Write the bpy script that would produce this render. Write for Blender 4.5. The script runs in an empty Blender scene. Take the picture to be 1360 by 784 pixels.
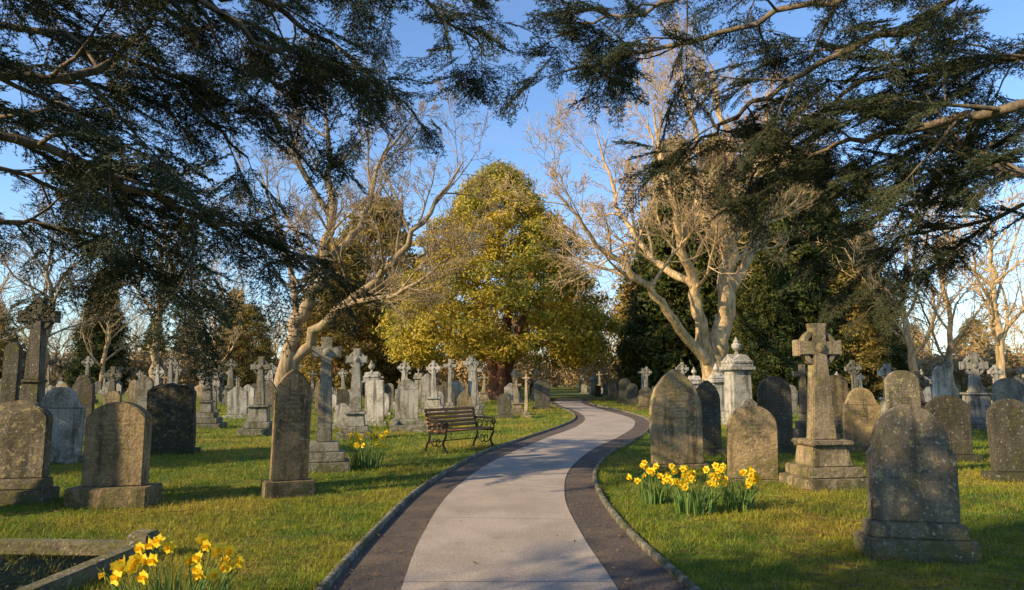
import bpy, bmesh, math, random
import numpy as np
from mathutils import Vector, Matrix
random.seed(11); rng=np.random.default_rng(11)
scene=bpy.context.scene
COL=scene.collection
U=random.uniform
# ------------------------------------------------------------------ survey helpers (metres)
F=906.7; TH=math.radians(6.8); H=1.6
CT,ST=math.cos(TH),math.sin(TH)
def gp(px,py):
    u,v=px-680.,392.-py
    dx,dy,dz=u,F*CT-v*ST,F*ST+v*CT
    t=H/-dz
    return dx*t,dy*t
def at(px,py,d):
    u,v=px-680.,392.-py
    dy=F*CT-v*ST
    return np.array([u*d/dy,d,H+(F*ST+v*CT)*d/dy])
# ------------------------------------------------------------------ node helpers
def newmat(name):
    m=bpy.data.materials.new(name); m.use_nodes=True
    nt=m.node_tree
    b=nt.nodes['Principled BSDF']
    b.inputs['Roughness'].default_value=0.85
    b.inputs['Specular IOR Level'].default_value=0.25
    return m,nt,b
def N(nt,t,**k):
    n=nt.nodes.new(t)
    for a,v in k.items(): setattr(n,a,v)
    return n
def L(nt,a,b): nt.links.new(a,b)
def noise(nt,vec,scale,detail=4,rough=0.55):
    n=N(nt,'ShaderNodeTexNoise'); n.inputs['Scale'].default_value=scale
    n.inputs['Detail'].default_value=detail; n.inputs['Roughness'].default_value=rough
    if vec is not None: L(nt,vec,n.inputs['Vector'])
    return n.outputs['Fac']
def mathn(nt,op,a,b=None,c=None,clamp=False):
    n=N(nt,'ShaderNodeMath',operation=op,use_clamp=clamp)
    for i,x in enumerate((a,b,c)):
        if x is None: continue
        if isinstance(x,(int,float)): n.inputs[i].default_value=x
        else: L(nt,x,n.inputs[i])
    return n.outputs[0]
def ss(nt,x,lo,hi):
    n=N(nt,'ShaderNodeMapRange',interpolation_type='SMOOTHSTEP')
    n.inputs['From Min'].default_value=lo; n.inputs['From Max'].default_value=hi
    L(nt,x,n.inputs['Value']); return n.outputs['Result']
def mix(nt,f,a,b,mode='MIX'):
    n=N(nt,'ShaderNodeMix',data_type='RGBA',blend_type=mode)
    for s,x in ((n.inputs[0],f),(n.inputs[6],a),(n.inputs[7],b)):
        if isinstance(x,(int,float)): s.default_value=x
        elif isinstance(x,tuple): s.default_value=(*x,1)
        else: L(nt,x,s)
    return n.outputs[2]
def bump(nt,h,b,strength=0.4,dist=0.01):
    n=N(nt,'ShaderNodeBump'); n.inputs['Strength'].default_value=strength; n.inputs['Distance'].default_value=dist
    L(nt,h,n.inputs['Height']); L(nt,n.outputs[0],b.inputs['Normal'])
def coords(nt,kind='Object'):
    return N(nt,'ShaderNodeTexCoord').outputs[kind]
def attr(nt,name='tint'):
    return N(nt,'ShaderNodeAttribute',attribute_name=name).outputs['Fac']

# ------------------------------------------------------------------ materials
def stone_mat(name,c1,c2,lichen=(0.34,0.29,0.12),lich=0.54,inscribed=False,rough=0.02):
    m,nt,b=newmat(name)
    tc=N(nt,'ShaderNodeTexCoord'); oi=N(nt,'ShaderNodeObjectInfo')
    off=N(nt,'ShaderNodeVectorMath',operation='MULTIPLY_ADD')
    cmb=N(nt,'ShaderNodeCombineXYZ')
    for i in range(3): L(nt,oi.outputs['Random'],cmb.inputs[i])
    L(nt,cmb.outputs[0],off.inputs[0]); off.inputs[1].default_value=(37,53,21); L(nt,tc.outputs['Object'],off.inputs[2])
    v=off.outputs[0]
    big=noise(nt,v,2.6,5); fine=noise(nt,v,38,5,0.7); mid=noise(nt,v,11,6,0.65)
    c=mix(nt,ss(nt,big,0.35,0.65),c1,c2)
    c=mix(nt,ss(nt,fine,0.3,0.75),mix(nt,0.55,c,(0.02,0.02,0.015)),c)
    mp=N(nt,'ShaderNodeMapping'); mp.inputs['Scale'].default_value=(9,9,0.9); L(nt,v,mp.inputs['Vector'])
    st=noise(nt,mp.outputs[0],1.0,4)
    c=mix(nt,mathn(nt,'MULTIPLY',ss(nt,st,0.47,0.68),0.75),c,(0.045,0.04,0.03))
    c=mix(nt,mathn(nt,'MULTIPLY',ss(nt,mid,lich,lich+0.07),0.65),c,lichen)
    pale=noise(nt,v,24,3,0.5)
    c=mix(nt,mathn(nt,'MULTIPLY',ss(nt,pale,0.63,0.67),0.55),c,(0.44,0.43,0.35))
    sep=N(nt,'ShaderNodeSeparateXYZ'); L(nt,tc.outputs['Object'],sep.inputs[0])
    mo=mathn(nt,'MULTIPLY',mathn(nt,'SUBTRACT',1.0,ss(nt,sep.outputs[2],0.0,0.5)),ss(nt,mid,0.40,0.58))
    c=mix(nt,mathn(nt,'MULTIPLY',mo,0.75),c,(0.055,0.07,0.02))
    c=mix(nt,mathn(nt,'MULTIPLY',ss(nt,big,0.48,0.66),mathn(nt,'MULTIPLY',ss(nt,mid,0.44,0.54),0.6)),c,(0.10,0.095,0.03))
    h=mathn(nt,'ADD',fine,mathn(nt,'MULTIPLY',mid,1.5))
    if inscribed:
        g=N(nt,'ShaderNodeSeparateXYZ'); L(nt,tc.outputs['Generated'],g.inputs[0])
        gx,gz=g.outputs[0],g.outputs[2]
        inx=mathn(nt,'LESS_THAN',mathn(nt,'ABSOLUTE',mathn(nt,'SUBTRACT',gx,0.5)),
                  mathn(nt,'ADD',0.17,mathn(nt,'MULTIPLY',mathn(nt,'SINE',mathn(nt,'MULTIPLY',mathn(nt,'FLOOR',mathn(nt,'MULTIPLY',sep.outputs[2],17.)),2.4)),0.08)))
        inz=mathn(nt,'MULTIPLY',mathn(nt,'GREATER_THAN',gz,0.50),mathn(nt,'LESS_THAN',gz,0.84))
        rows=mathn(nt,'GREATER_THAN',mathn(nt,'FRACT',mathn(nt,'MULTIPLY',sep.outputs[2],17.)),0.5)
        mp2=N(nt,'ShaderNodeMapping'); mp2.inputs['Scale'].default_value=(75,0.01,22); L(nt,v,mp2.inputs['Vector'])
        let=mathn(nt,'GREATER_THAN',noise(nt,mp2.outputs[0],1.0,2),0.5)
        ins=mathn(nt,'MULTIPLY',mathn(nt,'MULTIPLY',inx,inz),mathn(nt,'MULTIPLY',rows,let))
        ng=N(nt,'ShaderNodeSeparateXYZ'); L(nt,tc.outputs['Normal'],ng.inputs[0])
        ins=mathn(nt,'MULTIPLY',ins,mathn(nt,'LESS_THAN',ng.outputs[1],-0.9))
        c=mix(nt,mathn(nt,'MULTIPLY',ins,0.45),c,(0.05,0.045,0.035))
        h=mathn(nt,'SUBTRACT',h,mathn(nt,'MULTIPLY',ins,0.8))
    val=mathn(nt,'ADD',0.75,mathn(nt,'MULTIPLY',oi.outputs['Random'],0.65))
    hs=N(nt,'ShaderNodeHueSaturation'); L(nt,c,hs.inputs['Color']); L(nt,val,hs.inputs['Value'])
    L(nt,hs.outputs[0],b.inputs['Base Color'])
    bump(nt,h,b,0.85,rough)
    return m
S_TAN=stone_mat('sandstone_weathered',(0.45,0.325,0.18),(0.29,0.215,0.125),inscribed=True)
S_TANP=stone_mat('sandstone_plain',(0.48,0.37,0.235),(0.31,0.24,0.16))
S_GREY=stone_mat('grey_stone',(0.32,0.30,0.25),(0.21,0.195,0.165),inscribed=True,lich=0.57)
S_MOSSY=stone_mat('mossy_brown_stone',(0.25,0.205,0.14),(0.14,0.12,0.08),lichen=(0.36,0.29,0.14),inscribed=True,lich=0.55)
S_GREYP=stone_mat('grey_stone_plain',(0.37,0.35,0.30),(0.24,0.225,0.19),lich=0.58)
S_LIGHT=stone_mat('pale_stone',(0.54,0.51,0.45),(0.40,0.375,0.33),lichen=(0.3,0.29,0.2),lich=0.62)
S_DARK=stone_mat('dark_slate_stone',(0.16,0.14,0.11),(0.09,0.08,0.06),lichen=(0.22,0.2,0.11),lich=0.59,inscribed=True)
S_DARKP=stone_mat('dark_stone_plain',(0.16,0.14,0.11),(0.09,0.08,0.06),lichen=(0.2,0.18,0.1),lich=0.58)
S_ROUGH=stone_mat('rock_faced_stone',(0.15,0.13,0.10),(0.085,0.075,0.055),rough=0.06)

def leaf_mat(name,c1,c2,c3,scale=0.35,trans=0.25):
    m,nt,b=newmat(name)
    v=N(nt,'ShaderNodeNewGeometry').outputs['Position']
    t=attr(nt)
    c=mix(nt,ss(nt,noise(nt,v,scale,3),0.38,0.62),c1,c2)
    c=mix(nt,t,c,c3)
    L(nt,c,b.inputs['Base Color'])
    b.inputs['Roughness'].default_value=0.6
    if trans>0:
        tr=N(nt,'ShaderNodeBsdfTranslucent'); L(nt,c,tr.inputs['Color'])
        ms=N(nt,'ShaderNodeMixShader'); ms.inputs[0].default_value=trans
        L(nt,b.outputs[0],ms.inputs[1]); L(nt,tr.outputs[0],ms.inputs[2])
        L(nt,ms.outputs[0],nt.nodes['Material Output'].inputs['Surface'])
    return m
M_YEWGOLD=leaf_mat('golden_yew_leaves',(0.36,0.27,0.025),(0.15,0.19,0.025),(0.52,0.37,0.045),.22)
M_YEWDARK=leaf_mat('dark_evergreen_leaves',(0.025,0.055,0.014),(0.05,0.07,0.016),(0.13,0.12,0.022))
M_OLIVE=leaf_mat('olive_leaves',(0.16,0.14,0.03),(0.23,0.17,0.04),(0.34,0.23,0.05))
M_CEDAR=leaf_mat('cedar_needles',(0.014,0.032,0.014),(0.025,0.043,0.014),(0.05,0.072,0.02),0.8,0)
M_SCRUB=leaf_mat('winter_scrub',(0.36,0.245,0.11),(0.26,0.195,0.09),(0.46,0.32,0.14),0.2)  # distance haze put into the colour: scrub browns lightened
M_LITTER=leaf_mat('leaf_litter',(0.16,0.085,0.04),(0.10,0.055,0.028),(0.3,0.18,0.08),3)
M_DLEAF=leaf_mat('daffodil_leaves',(0.09,0.19,0.04),(0.12,0.22,0.06),(0.18,0.28,0.08),6,0.3)
M_PETAL=leaf_mat('daffodil_petals',(0.93,0.74,0.03),(0.92,0.68,0.02),(0.94,0.8,0.07),9,0.35)
M_TRUMP=leaf_mat('daffodil_trumpet',(0.92,0.54,0.01),(0.88,0.5,0.01),(0.92,0.6,0.02),9,0.3)

def bark_mat(name,c1,c2):
    m,nt,b=newmat(name)
    v=N(nt,'ShaderNodeNewGeometry').outputs['Position']
    mp=N(nt,'ShaderNodeMapping'); mp.inputs['Scale'].default_value=(7,7,1.3); L(nt,v,mp.inputs['Vector'])
    n1=noise(nt,mp.outputs[0],1.0,6,0.65)
    c=mix(nt,ss(nt,n1,0.3,0.6),c1,c2)
    c=mix(nt,mathn(nt,'MULTIPLY',ss(nt,noise(nt,v,1.4,4),0.5,0.65),0.4),c,(0.12,0.12,0.05))
    L(nt,c,b.inputs['Base Color']); bump(nt,n1,b,0.9,0.06)
    return m
M_BARK=bark_mat('pale_bark',(0.24,0.155,0.075),(0.56,0.40,0.22))
M_BARK2=bark_mat('grey_bark',(0.13,0.095,0.057),(0.34,0.25,0.15))
M_YBARK=bark_mat('yew_bark',(0.07,0.03,0.02),(0.22,0.1,0.06))
M_CBARK=bark_mat('cedar_bark',(0.045,0.035,0.026),(0.18,0.14,0.095))

def grass_col(nt):
    v=N(nt,'ShaderNodeNewGeometry').outputs['Position']
    a=noise(nt,v,0.42,5,0.6); d=noise(nt,v,2.3,4,0.6)
    c=mix(nt,ss(nt,d,0.35,0.65),(0.075,0.16,0.013),(0.20,0.25,0.017))
    c=mix(nt,mathn(nt,'MULTIPLY',ss(nt,a,0.46,0.64),0.75),c,(0.40,0.31,0.04))
    return c,v,d
m,nt,b=newmat('grass_ground'); M_GROUND=m
c,v,d=grass_col(nt)
c=mix(nt,ss(nt,noise(nt,v,7,5,0.7),0.42,0.62),c,(0.09,0.075,0.028))
L(nt,c,b.inputs['Base Color']); bump(nt,noise(nt,v,22,6,0.75),b,0.9,0.05); b.inputs['Roughness'].default_value=1
m,nt,b=newmat('grass_blades'); M_GRASS=m
c,v,d=grass_col(nt)
c=mix(nt,mathn(nt,'MULTIPLY',ss(nt,attr(nt),0.6,1.0),0.65),c,(0.43,0.34,0.08))
L(nt,c,b.inputs['Base Color']); b.inputs['Roughness'].default_value=0.6
tr=N(nt,'ShaderNodeBsdfTranslucent'); L(nt,c,tr.inputs['Color'])
ms=N(nt,'ShaderNodeMixShader'); ms.inputs[0].default_value=0.35
L(nt,b.outputs[0],ms.inputs[1]); L(nt,tr.outputs[0],ms.inputs[2]); L(nt,ms.outputs[0],nt.nodes['Material Output'].inputs['Surface'])

m,nt,b=newmat('path_surface'); M_PATH=m
v=N(nt,'ShaderNodeNewGeometry').outputs['Position']
n1=noise(nt,v,1.1,6,0.65); n2=noise(nt,v,60,3,0.7); n3=noise(nt,v,170,2,0.6)
c=mix(nt,ss(nt,n1,0.35,0.66),(0.50,0.425,0.35),(0.37,0.31,0.25))
c=mix(nt,ss(nt,n2,0.35,0.7),mix(nt,0.5,c,(0.08,0.07,0.06)),c)
c=mix(nt,mathn(nt,'MULTIPLY',ss(nt,n3,0.6,0.7),0.45),c,(0.62,0.57,0.5))
c=mix(nt,mathn(nt,'MULTIPLY',ss(nt,noise(nt,v,4.5,5,.7),0.58,0.68),0.3),c,(0.14,0.11,0.085))
fr=mathn(nt,'FRACT',mathn(nt,'DIVIDE',attr(nt,'along'),2.4))
seam=mathn(nt,'LESS_THAN',fr,0.008)
c=mix(nt,mathn(nt,'MULTIPLY',seam,0.6),c,(0.08,0.07,0.06))
L(nt,c,b.inputs['Base Color']); bump(nt,mathn(nt,'SUBTRACT',n2,mathn(nt,'MULTIPLY',seam,2.)),b,0.6,0.008)
m,nt,b=newmat('asphalt_margin'); M_MARGIN=m
v=N(nt,'ShaderNodeNewGeometry').outputs['Position']
n1=noise(nt,v,1.8,5,0.65); n2=noise(nt,v,60,4,0.75)
c=mix(nt,ss(nt,n1,0.4,0.65),(0.075,0.064,0.054),(0.13,0.10,0.075))
c=mix(nt,ss(nt,n2,0.5,0.72),c,(0.26,0.195,0.145))
L(nt,c,b.inputs['Base Color']); bump(nt,n2,b,0.8,0.014)
M_KERB=stone_mat('kerb_concrete',(0.46,0.42,0.36),(0.34,0.305,0.26))
m,nt,b=newmat('bare_soil'); M_SOIL=m
v=N(nt,'ShaderNodeNewGeometry').outputs['Position']; n1=noise(nt,v,14,6,0.75)
L(nt,mix(nt,ss(nt,n1,0.4,0.6),(0.04,0.035,0.018),(0.07,0.09,0.025)),b.inputs['Base Color']); bump(nt,n1,b,1,0.05)
m,nt,b=newmat('bench_wood'); M_WOOD=m
v=coords(nt); mp=N(nt,'ShaderNodeMapping'); mp.inputs['Scale'].default_value=(3,40,40); L(nt,v,mp.inputs['Vector'])
n1=noise(nt,mp.outputs[0],1,5); L(nt,mix(nt,n1,(0.17,0.075,0.03),(0.42,0.21,0.085)),b.inputs['Base Color']); b.inputs['Roughness'].default_value=0.5
m,nt,b=newmat('black_cast_iron'); M_IRON=m
L(nt,mix(nt,noise(nt,coords(nt),30,3),(0.012,0.012,0.012),(0.03,0.027,0.024)),b.inputs['Base Color']); b.inputs['Roughness'].default_value=0.45

# ------------------------------------------------------------------ mesh builder
class MB:
    def __init__(s): s.v=[];s.f=[];s.n=0;s.t=[]
    def add(s,v,f,mat=0,tint=None):
        v=np.asarray(v,float).reshape(-1,3); f=np.asarray(f,int)
        s.f.append((f+s.n,mat)); s.v.append(v); s.n+=len(v)
        s.t.append(np.zeros(len(v)) if tint is None else np.broadcast_to(tint,(len(v),)))
    def mesh(s,name,mats,smooth=False,aname='tint'):
        me=bpy.data.meshes.new(name)
        V=np.concatenate(s.v); me.vertices.add(len(V)); me.vertices.foreach_set('co',V.astype(np.float32).ravel())
        idx=np.concatenate([f.ravel() for f,_ in s.f])
        tot=np.concatenate([np.full(len(f),f.shape[1]) for f,_ in s.f])
        mi=np.concatenate([np.full(len(f),m) for f,m in s.f])
        me.loops.add(len(idx)); me.loops.foreach_set('vertex_index',idx.astype(np.int32))
        me.polygons.add(len(tot)); st=np.concatenate([[0],np.cumsum(tot)[:-1]])
        me.polygons.foreach_set('loop_start',st.astype(np.int32))
        me.polygons.foreach_set('material_index',mi.astype(np.int32))
        if smooth: me.polygons.foreach_set('use_smooth',np.ones(len(tot),bool))
        me.update(calc_edges=True)
        a=me.attributes.new(aname,'FLOAT','POINT'); a.data.foreach_set('value',np.concatenate(s.t).astype(np.float32))
        for m in mats: me.materials.append(m)
        return me
    def obj(s,name,mats,smooth=False,parent=None,aname='tint'):
        return mkobj(name,s.mesh(name,mats,smooth,aname),parent)
def mkobj(name,me,parent=None,loc=None,rotz=0,scale=1):
    o=bpy.data.objects.new(name,me); COL.objects.link(o)
    if parent: o.parent=parent
    if loc is not None: o.location=loc
    o.rotation_euler=(0,0,rotz); o.scale=(scale,)*3
    return o
def empty(name,loc=(0,0,0)):
    o=bpy.data.objects.new(name,None); o.empty_display_size=0.3; COL.objects.link(o); o.location=loc; return o
def nrm(a): return a/np.maximum(np.linalg.norm(a,axis=-1,keepdims=True),1e-9)
def tubes(mb,P,R,n,mat=0,tint=None):
    P=np.asarray(P,float);R=np.asarray(R,float); Nn,K,_=P.shape
    T=nrm(np.gradient(P,axis=1))
    avg=nrm(P[:,-1]-P[:,0]); ref=np.where(np.abs(avg[:,2:3])>0.8,np.array([[1.,0,0]]),np.array([[0,0,1.]]))
    A=nrm(np.cross(T,ref[:,None,:])); B=np.cross(T,A)
    th=np.arange(n)*2*math.pi/n
    V=P[:,:,None,:]+R[:,:,None,None]*(A[:,:,None,:]*np.cos(th)[None,None,:,None]+B[:,:,None,:]*np.sin(th)[None,None,:,None])
    base=(np.arange(Nn)*K*n)[:,None,None]; k=np.arange(K-1)[None,:,None]*n; j=np.arange(n)[None,None,:]; j2=(j+1)%n
    Fq=np.stack([base+k+j,base+k+j2,base+k+n+j2,base+k+n+j],-1).reshape(-1,4)
    mb.add(V.reshape(-1,3),Fq,mat,tint)
def flush(mb,out,mat=0):
    for (k,n),lst in out.items():
        tubes(mb,[a for a,_ in lst],[r for _,r in lst],n,mat)
def box(mb,c,s,rz=0,mat=0):
    x,y,z=np.array(s)/2.
    v=np.array([[-x,-y,-z],[x,-y,-z],[x,y,-z],[-x,y,-z],[-x,-y,z],[x,-y,z],[x,y,z],[-x,y,z]])
    cr,sr=math.cos(rz),math.sin(rz); v=v@np.array([[cr,sr,0],[-sr,cr,0],[0,0,1]])+np.array(c)
    mb.add(v,[[0,3,2,1],[4,5,6,7],[0,1,5,4],[1,2,6,5],[2,3,7,6],[3,0,4,7]],mat)
def crom(pts,m=6):
    P=np.array(pts,float); P=np.vstack([2*P[0]-P[1],P,2*P[-1]-P[-2]]); o=[]
    for i in range(1,len(P)-2):
        for t in np.arange(m)/m:
            a,b_,c_,d_=P[i-1],P[i],P[i+1],P[i+2]
            o.append(0.5*((2*b_)+(-a+c_)*t+(2*a-5*b_+4*c_-d_)*t*t+(-a+3*b_-3*c_+d_)*t**3))
    o.append(P[-2]); return np.array(o)

# ------------------------------------------------------------------ ground and path
mb=MB()
n=40; xs=np.linspace(-500,500,n); ys=np.linspace(-200,800,n)
X,Y=np.meshgrid(xs,ys); V=np.stack([X.ravel(),Y.ravel(),0*X.ravel()],1)
i=np.arange(n-1)[None,:]+np.arange(n-1)[:,None]*n
mb.add(V,np.stack([i,i+1,i+n+1,i+n],-1).reshape(-1,4)); mb.obj('ground',[M_GROUND])
oL=[(300,1000),(370,870),(436,784),(505,705),(566,648),(640,604),(705,581),(748,566),(765,556),(757,547),(738,540),(728,534),(735,530)]
iL=[(470,1000),(505,870),(533,784),(562,710),(602,652),(658,612),(722,584),(766,567),(777,556),(766,547),(747,540),(736,534),(741,530)]
iR=[(925,1000),(862,870),(820,784),(772,710),(750,660),(757,624),(787,598),(822,581),(842,567),(838,556),(805,546),(775,537),(772,530)]
oR=[(1130,1000),(1000,870),(912,784),(832,710),(795,660),(788,630),(806,606),(838,588),(861,570),(856,556),(820,545),(785,537),(780,530)]
E=[crom([gp(*p) for p in q],8) for q in (oL,iL,iR,oR)]
def strip(name,a,b,z,mat):
    mb=MB(); K=len(a); al=np.concatenate([[0],np.cumsum(np.linalg.norm(np.diff((a+b)/2,axis=0),axis=1))])
    m=6; V=np.concatenate([a*(1-t)+b*t for t in np.linspace(0,1,m)])
    V=np.column_stack([V,np.full(len(V),z)])
    i=np.arange(K-1)[None,:]+np.arange(m-1)[:,None]*K
    mb.add(V,np.stack([i,i+K,i+K+1,i+1],-1).reshape(-1,4),0,np.tile(al,m)); return mb.obj(name,[mat],aname='along')
strip('path_margin',E[0],E[3],0.006,M_MARGIN)
strip('path',E[1],E[2],0.014,M_PATH)
def edging(name,a,s):
    T=nrm(np.gradient(a,axis=0)); nr=np.column_stack([-T[:,1],T[:,0]])*s
    prof=[(0,0),(0,0.05),(0.012,0.06),(0.05,0.06),(0.062,0.05),(0.062,0)]
    K=len(a); mb=MB()
    V=np.concatenate([np.column_stack([a+nr*o,np.full(K,z)]) for o,z in prof])
    i=np.arange(K-1)[None,:]+np.arange(len(prof)-1)[:,None]*K
    mb.add(V,np.stack([i,i+K,i+K+1,i+1],-1).reshape(-1,4)); mb.obj(name,[M_KERB])
edging('path_kerb',E[0],1); edging('path_kerb',E[3],-1)
def onpath(x,y,mg=0.05):
    return (x>np.interp(y,E[0][:,1],E[0][:,0])-mg)&(x<np.interp(y,E[3][:,1],E[3][:,0])+mg)

# grass
NB=400000
d=np.exp(rng.uniform(math.log(3.6),math.log(45),NB)); x=rng.uniform(-0.95,0.95,NB)*d; 
d=d+rng.normal(0,0.05,NB)
k=~onpath(x,d,0.07)
k&=~((x>-6.2)&(x<-3.3)&(d<6.2)&(rng.random(NB)<0.8))
x=x[k];d=d[k];nb=len(x)
hh=(0.028+0.035*rng.random(nb)**2)*(1+d/40.); ww=0.0022*np.maximum(d/4.5,1)**0.9+0.001
tuft=np.sin(x*3.1+np.sin(d*2.3)*2)*np.sin(d*2.7+np.sin(x*1.9)*2); hh*=1+0.45*tuft
edge=np.minimum(np.abs(x-np.interp(d,E[0][:,1],E[0][:,0])),np.abs(x-np.interp(d,E[3][:,1],E[3][:,0])))
hh*=1+0.9*np.exp(-(edge/0.1)**2)
an=rng.uniform(0,6.28,nb); ln=rng.uniform(0.2,1.1,nb); la=rng.uniform(0,6.28,nb)
c_=np.column_stack([x,d,np.zeros(nb)]); w_=np.column_stack([np.cos(an)*ww,np.sin(an)*ww,np.zeros(nb)])
tp=c_+np.column_stack([np.cos(la)*ln*hh,np.sin(la)*ln*hh,hh])
V=np.stack([c_-w_,c_+w_,tp],1).reshape(-1,3)
mb=MB(); mb.add(V,np.arange(nb*3).reshape(-1,3),0,np.repeat(rng.random(nb),3)); mb.obj('grass',[M_GRASS])
# litter
nl=14000
d=np.exp(rng.uniform(math.log(3.8),math.log(26),nl)); x=rng.uniform(-0.9,0.9,nl)*d
inp=(x>np.interp(d,E[1][:,1],E[1][:,0]))&(x<np.interp(d,E[2][:,1],E[2][:,0]))
k=~(inp&(rng.random(nl)<0.97)); k&=(onpath(x,d)|(np.sin(x*1.3+1)*np.sin(d*.9)+rng.random(nl)>0.35)); x=x[k];d=d[k];nl=len(x)
s=rng.uniform(0.008,0.022,nl)
a=nrm(np.column_stack([rng.normal(size=(nl,2)),rng.normal(0,0.25,nl)])); b_=nrm(np.cross(a,np.column_stack([rng.normal(0,.3,(nl,2)),np.ones(nl)])))
z=np.where(onpath(x,d),0.026,rng.uniform(0.03,0.06,nl)); c_=np.column_stack([x,d,z])
V=np.stack([c_-a*s[:,None],c_+b_*s[:,None]*.5,c_+a*s[:,None],c_-b_*s[:,None]*.5],1).reshape(-1,3)
mb=MB(); mb.add(V,np.arange(nl*4).reshape(-1,4),0,np.repeat(rng.random(nl),4)); mb.obj('fallen_leaves',[M_LITTER])
# twigs lying in the grass, thickest on the near right
q=420; d=np.exp(rng.uniform(math.log(4.3),math.log(14),q)); x=np.where(rng.random(q)<.6,rng.uniform(.35,.85,q),rng.uniform(-.85,.85,q))*d; k=~onpath(x,d,.1); x=x[k];d=d[k];q=len(x)
a=rng.uniform(0,6.28,q); l=rng.uniform(.08,.35,q); p0=np.column_stack([x,d,rng.uniform(.03,.05,q)]); dv=np.column_stack([np.cos(a)*l,np.sin(a)*l,rng.uniform(-.01,.03,q)]); pm=p0+dv*.5+rng.normal(0,.015,(q,3)); pm[:,2]=np.maximum(pm[:,2],.03)
mb=MB(); tubes(mb,np.stack([p0,pm,p0+dv],1),np.tile([[.0045,.0035,.002]],(q,1)),4,0,.4); mb.obj('fallen_twigs',[M_LITTER])

# ------------------------------------------------------------------ monuments
def extr(bm,outl,y0,y1,bev=0.012):
    vs=[bm.verts.new((x,y0,z)) for x,z in outl]; f=bm.faces.new(vs)
    r=bmesh.ops.extrude_face_region(bm,geom=[f]); nv=[g for g in r['geom'] if isinstance(g,bmesh.types.BMVert)]
    for v in nv: v.co.y=y1
    allv=set(vs)|set(nv); fs=[q for q in bm.faces if all(v in allv for v in q.verts)]
    bmesh.ops.recalc_face_normals(bm,faces=fs)
    es=[e for e in bm.edges if e.verts[0] in allv and e.verts[1] in allv and len(e.link_faces)==2 and e.calc_face_angle(0)>0.5]
    if bev>0: bmesh.ops.bevel(bm,geom=es,offset=bev,segments=2,affect='EDGES',clamp_overlap=True)
def bx(bm,w,dp,z0,z1,bev=0.015,cx=0,cy=0,taper=1.0):
    vs=[bm.verts.new((cx+sx*w/2*(taper if sz else 1),cy+sy*dp/2*(taper if sz else 1),z1 if sz else z0)) for sz in (0,1) for sx,sy in ((-1,-1),(1,-1),(1,1),(-1,1))]
    fs=[bm.faces.new([vs[i] for i in q]) for q in ((0,3,2,1),(4,5,6,7),(0,1,5,4),(1,2,6,5),(2,3,7,6),(3,0,4,7))]
    es=list({e for f in fs for e in f.edges})
    if bev>0: bmesh.ops.bevel(bm,geom=es,offset=bev,segments=2,affect='EDGES',clamp_overlap=True)
def arc(cx,cz,r,a0,a1,n=12): return [(cx+r*math.cos(math.radians(a0+(a1-a0)*i/n)),cz+r*math.sin(math.radians(a0+(a1-a0)*i/n))) for i in range(n+1)]
def outline(kind,w,z0,z1):
    h=w/2
    if kind=='round': top=arc(0,z1-h,h,0,180,20)
    elif kind=='segment':
        s=w*0.28; r=(h*h+s*s)/(2*s); a=math.degrees(math.asin(h/r)); top=arc(0,z1-r,r,90-a,90+a,14)
    elif kind=='gothic':
        r=w*0.92; cx=h-r; am=math.degrees(math.acos(-cx/r)); rt=arc(cx,z1-r*math.sin(math.radians(am)),r,0,am,12)
        top=rt[:-1]+[(0,z1)]+[(-x,z) for x,z in reversed(rt[:-1])]
    elif kind=='notched':
        q=h*0.86; r=q*1.25; cx=q-r; am=math.degrees(math.acos(-cx/r)); zb=z1-r*math.sin(math.radians(am)); rt=arc(cx,zb,r,0,am-3,14)
        top=[(h,zb-.13),(h*.99,zb-.07),(h*.95,zb-.04),(h*.88,zb-.03)]+rt+[(0,z1-.004)]+[(-x,z) for x,z in reversed(rt)]+[(-h*.88,zb-.03),(-h*.95,zb-.04),(-h*.99,zb-.07),(-h,zb-.13)]
    elif kind=='shoulder':
        r=w*0.36; zs=z1-r-0.02
        top=[(h,zs-0.05)]+arc(h,zs+0.01,w*0.10,270,180,5)+arc(0,z1-r,r,8,172,16)+arc(-h,zs+0.01,w*0.10,0,-90,5)+[(-h,zs-0.05)]
    elif kind=='ogee':
        top=[]
        for i in range(13):
            t=i/12; top.append((h*(1-t),z1-w*0.30*(0.5+0.5*math.cos(math.pi*t))))
        top+= [(-x,z) for x,z in reversed(top[:-1])]
    elif kind=='rough':
        top=[(h*.98,z1-.22),(h*.86,z1-.12),(h*.6,z1-.05),(h*.25,z1-.07),(0,z1-.01),(-h*.35,z1-.03),(-h*.7,z1-.06),(-h,z1-.17)]
    else: top=[(h,z1),(-h,z1)]
    return [(-h,z0),(h,z0)]+top
def fin(bm,name,mat,smooth=False):
    me=bpy.data.meshes.new(name); bm.normal_update(); bm.to_mesh(me); bm.free(); me.materials.append(mat); return me
def headstone(kind,w,h,t,mat,bw=1.35,bh=0.13,two=False,name='headstone'):
    bm=bmesh.new(); z=0
    bx(bm,w*bw,t*2.4,-0.05,bh); z=bh
    if two: bx(bm,w*(bw*0.5+0.5),t*1.7,bh+0.001,bh*1.8,taper=.95); z=bh*1.8
    extr(bm,outline(kind,w,z+0.001,h),-t/2,t/2,0.014)
    if kind=='rough':
        bmesh.ops.triangulate(bm,faces=bm.faces[:]); bmesh.ops.subdivide_edges(bm,edges=[e for e in bm.edges if e.calc_length()>0.12],cuts=3,use_grid_fill=False)
        bmesh.ops.triangulate(bm,faces=bm.faces[:])
        for v in bm.verts:
            if v.co.z>z+0.03: v.co+=Vector((U(-1,1)*.01,U(-1,1)*.028,U(-1,1)*.01))
    return fin(bm,name,mat)
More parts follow.
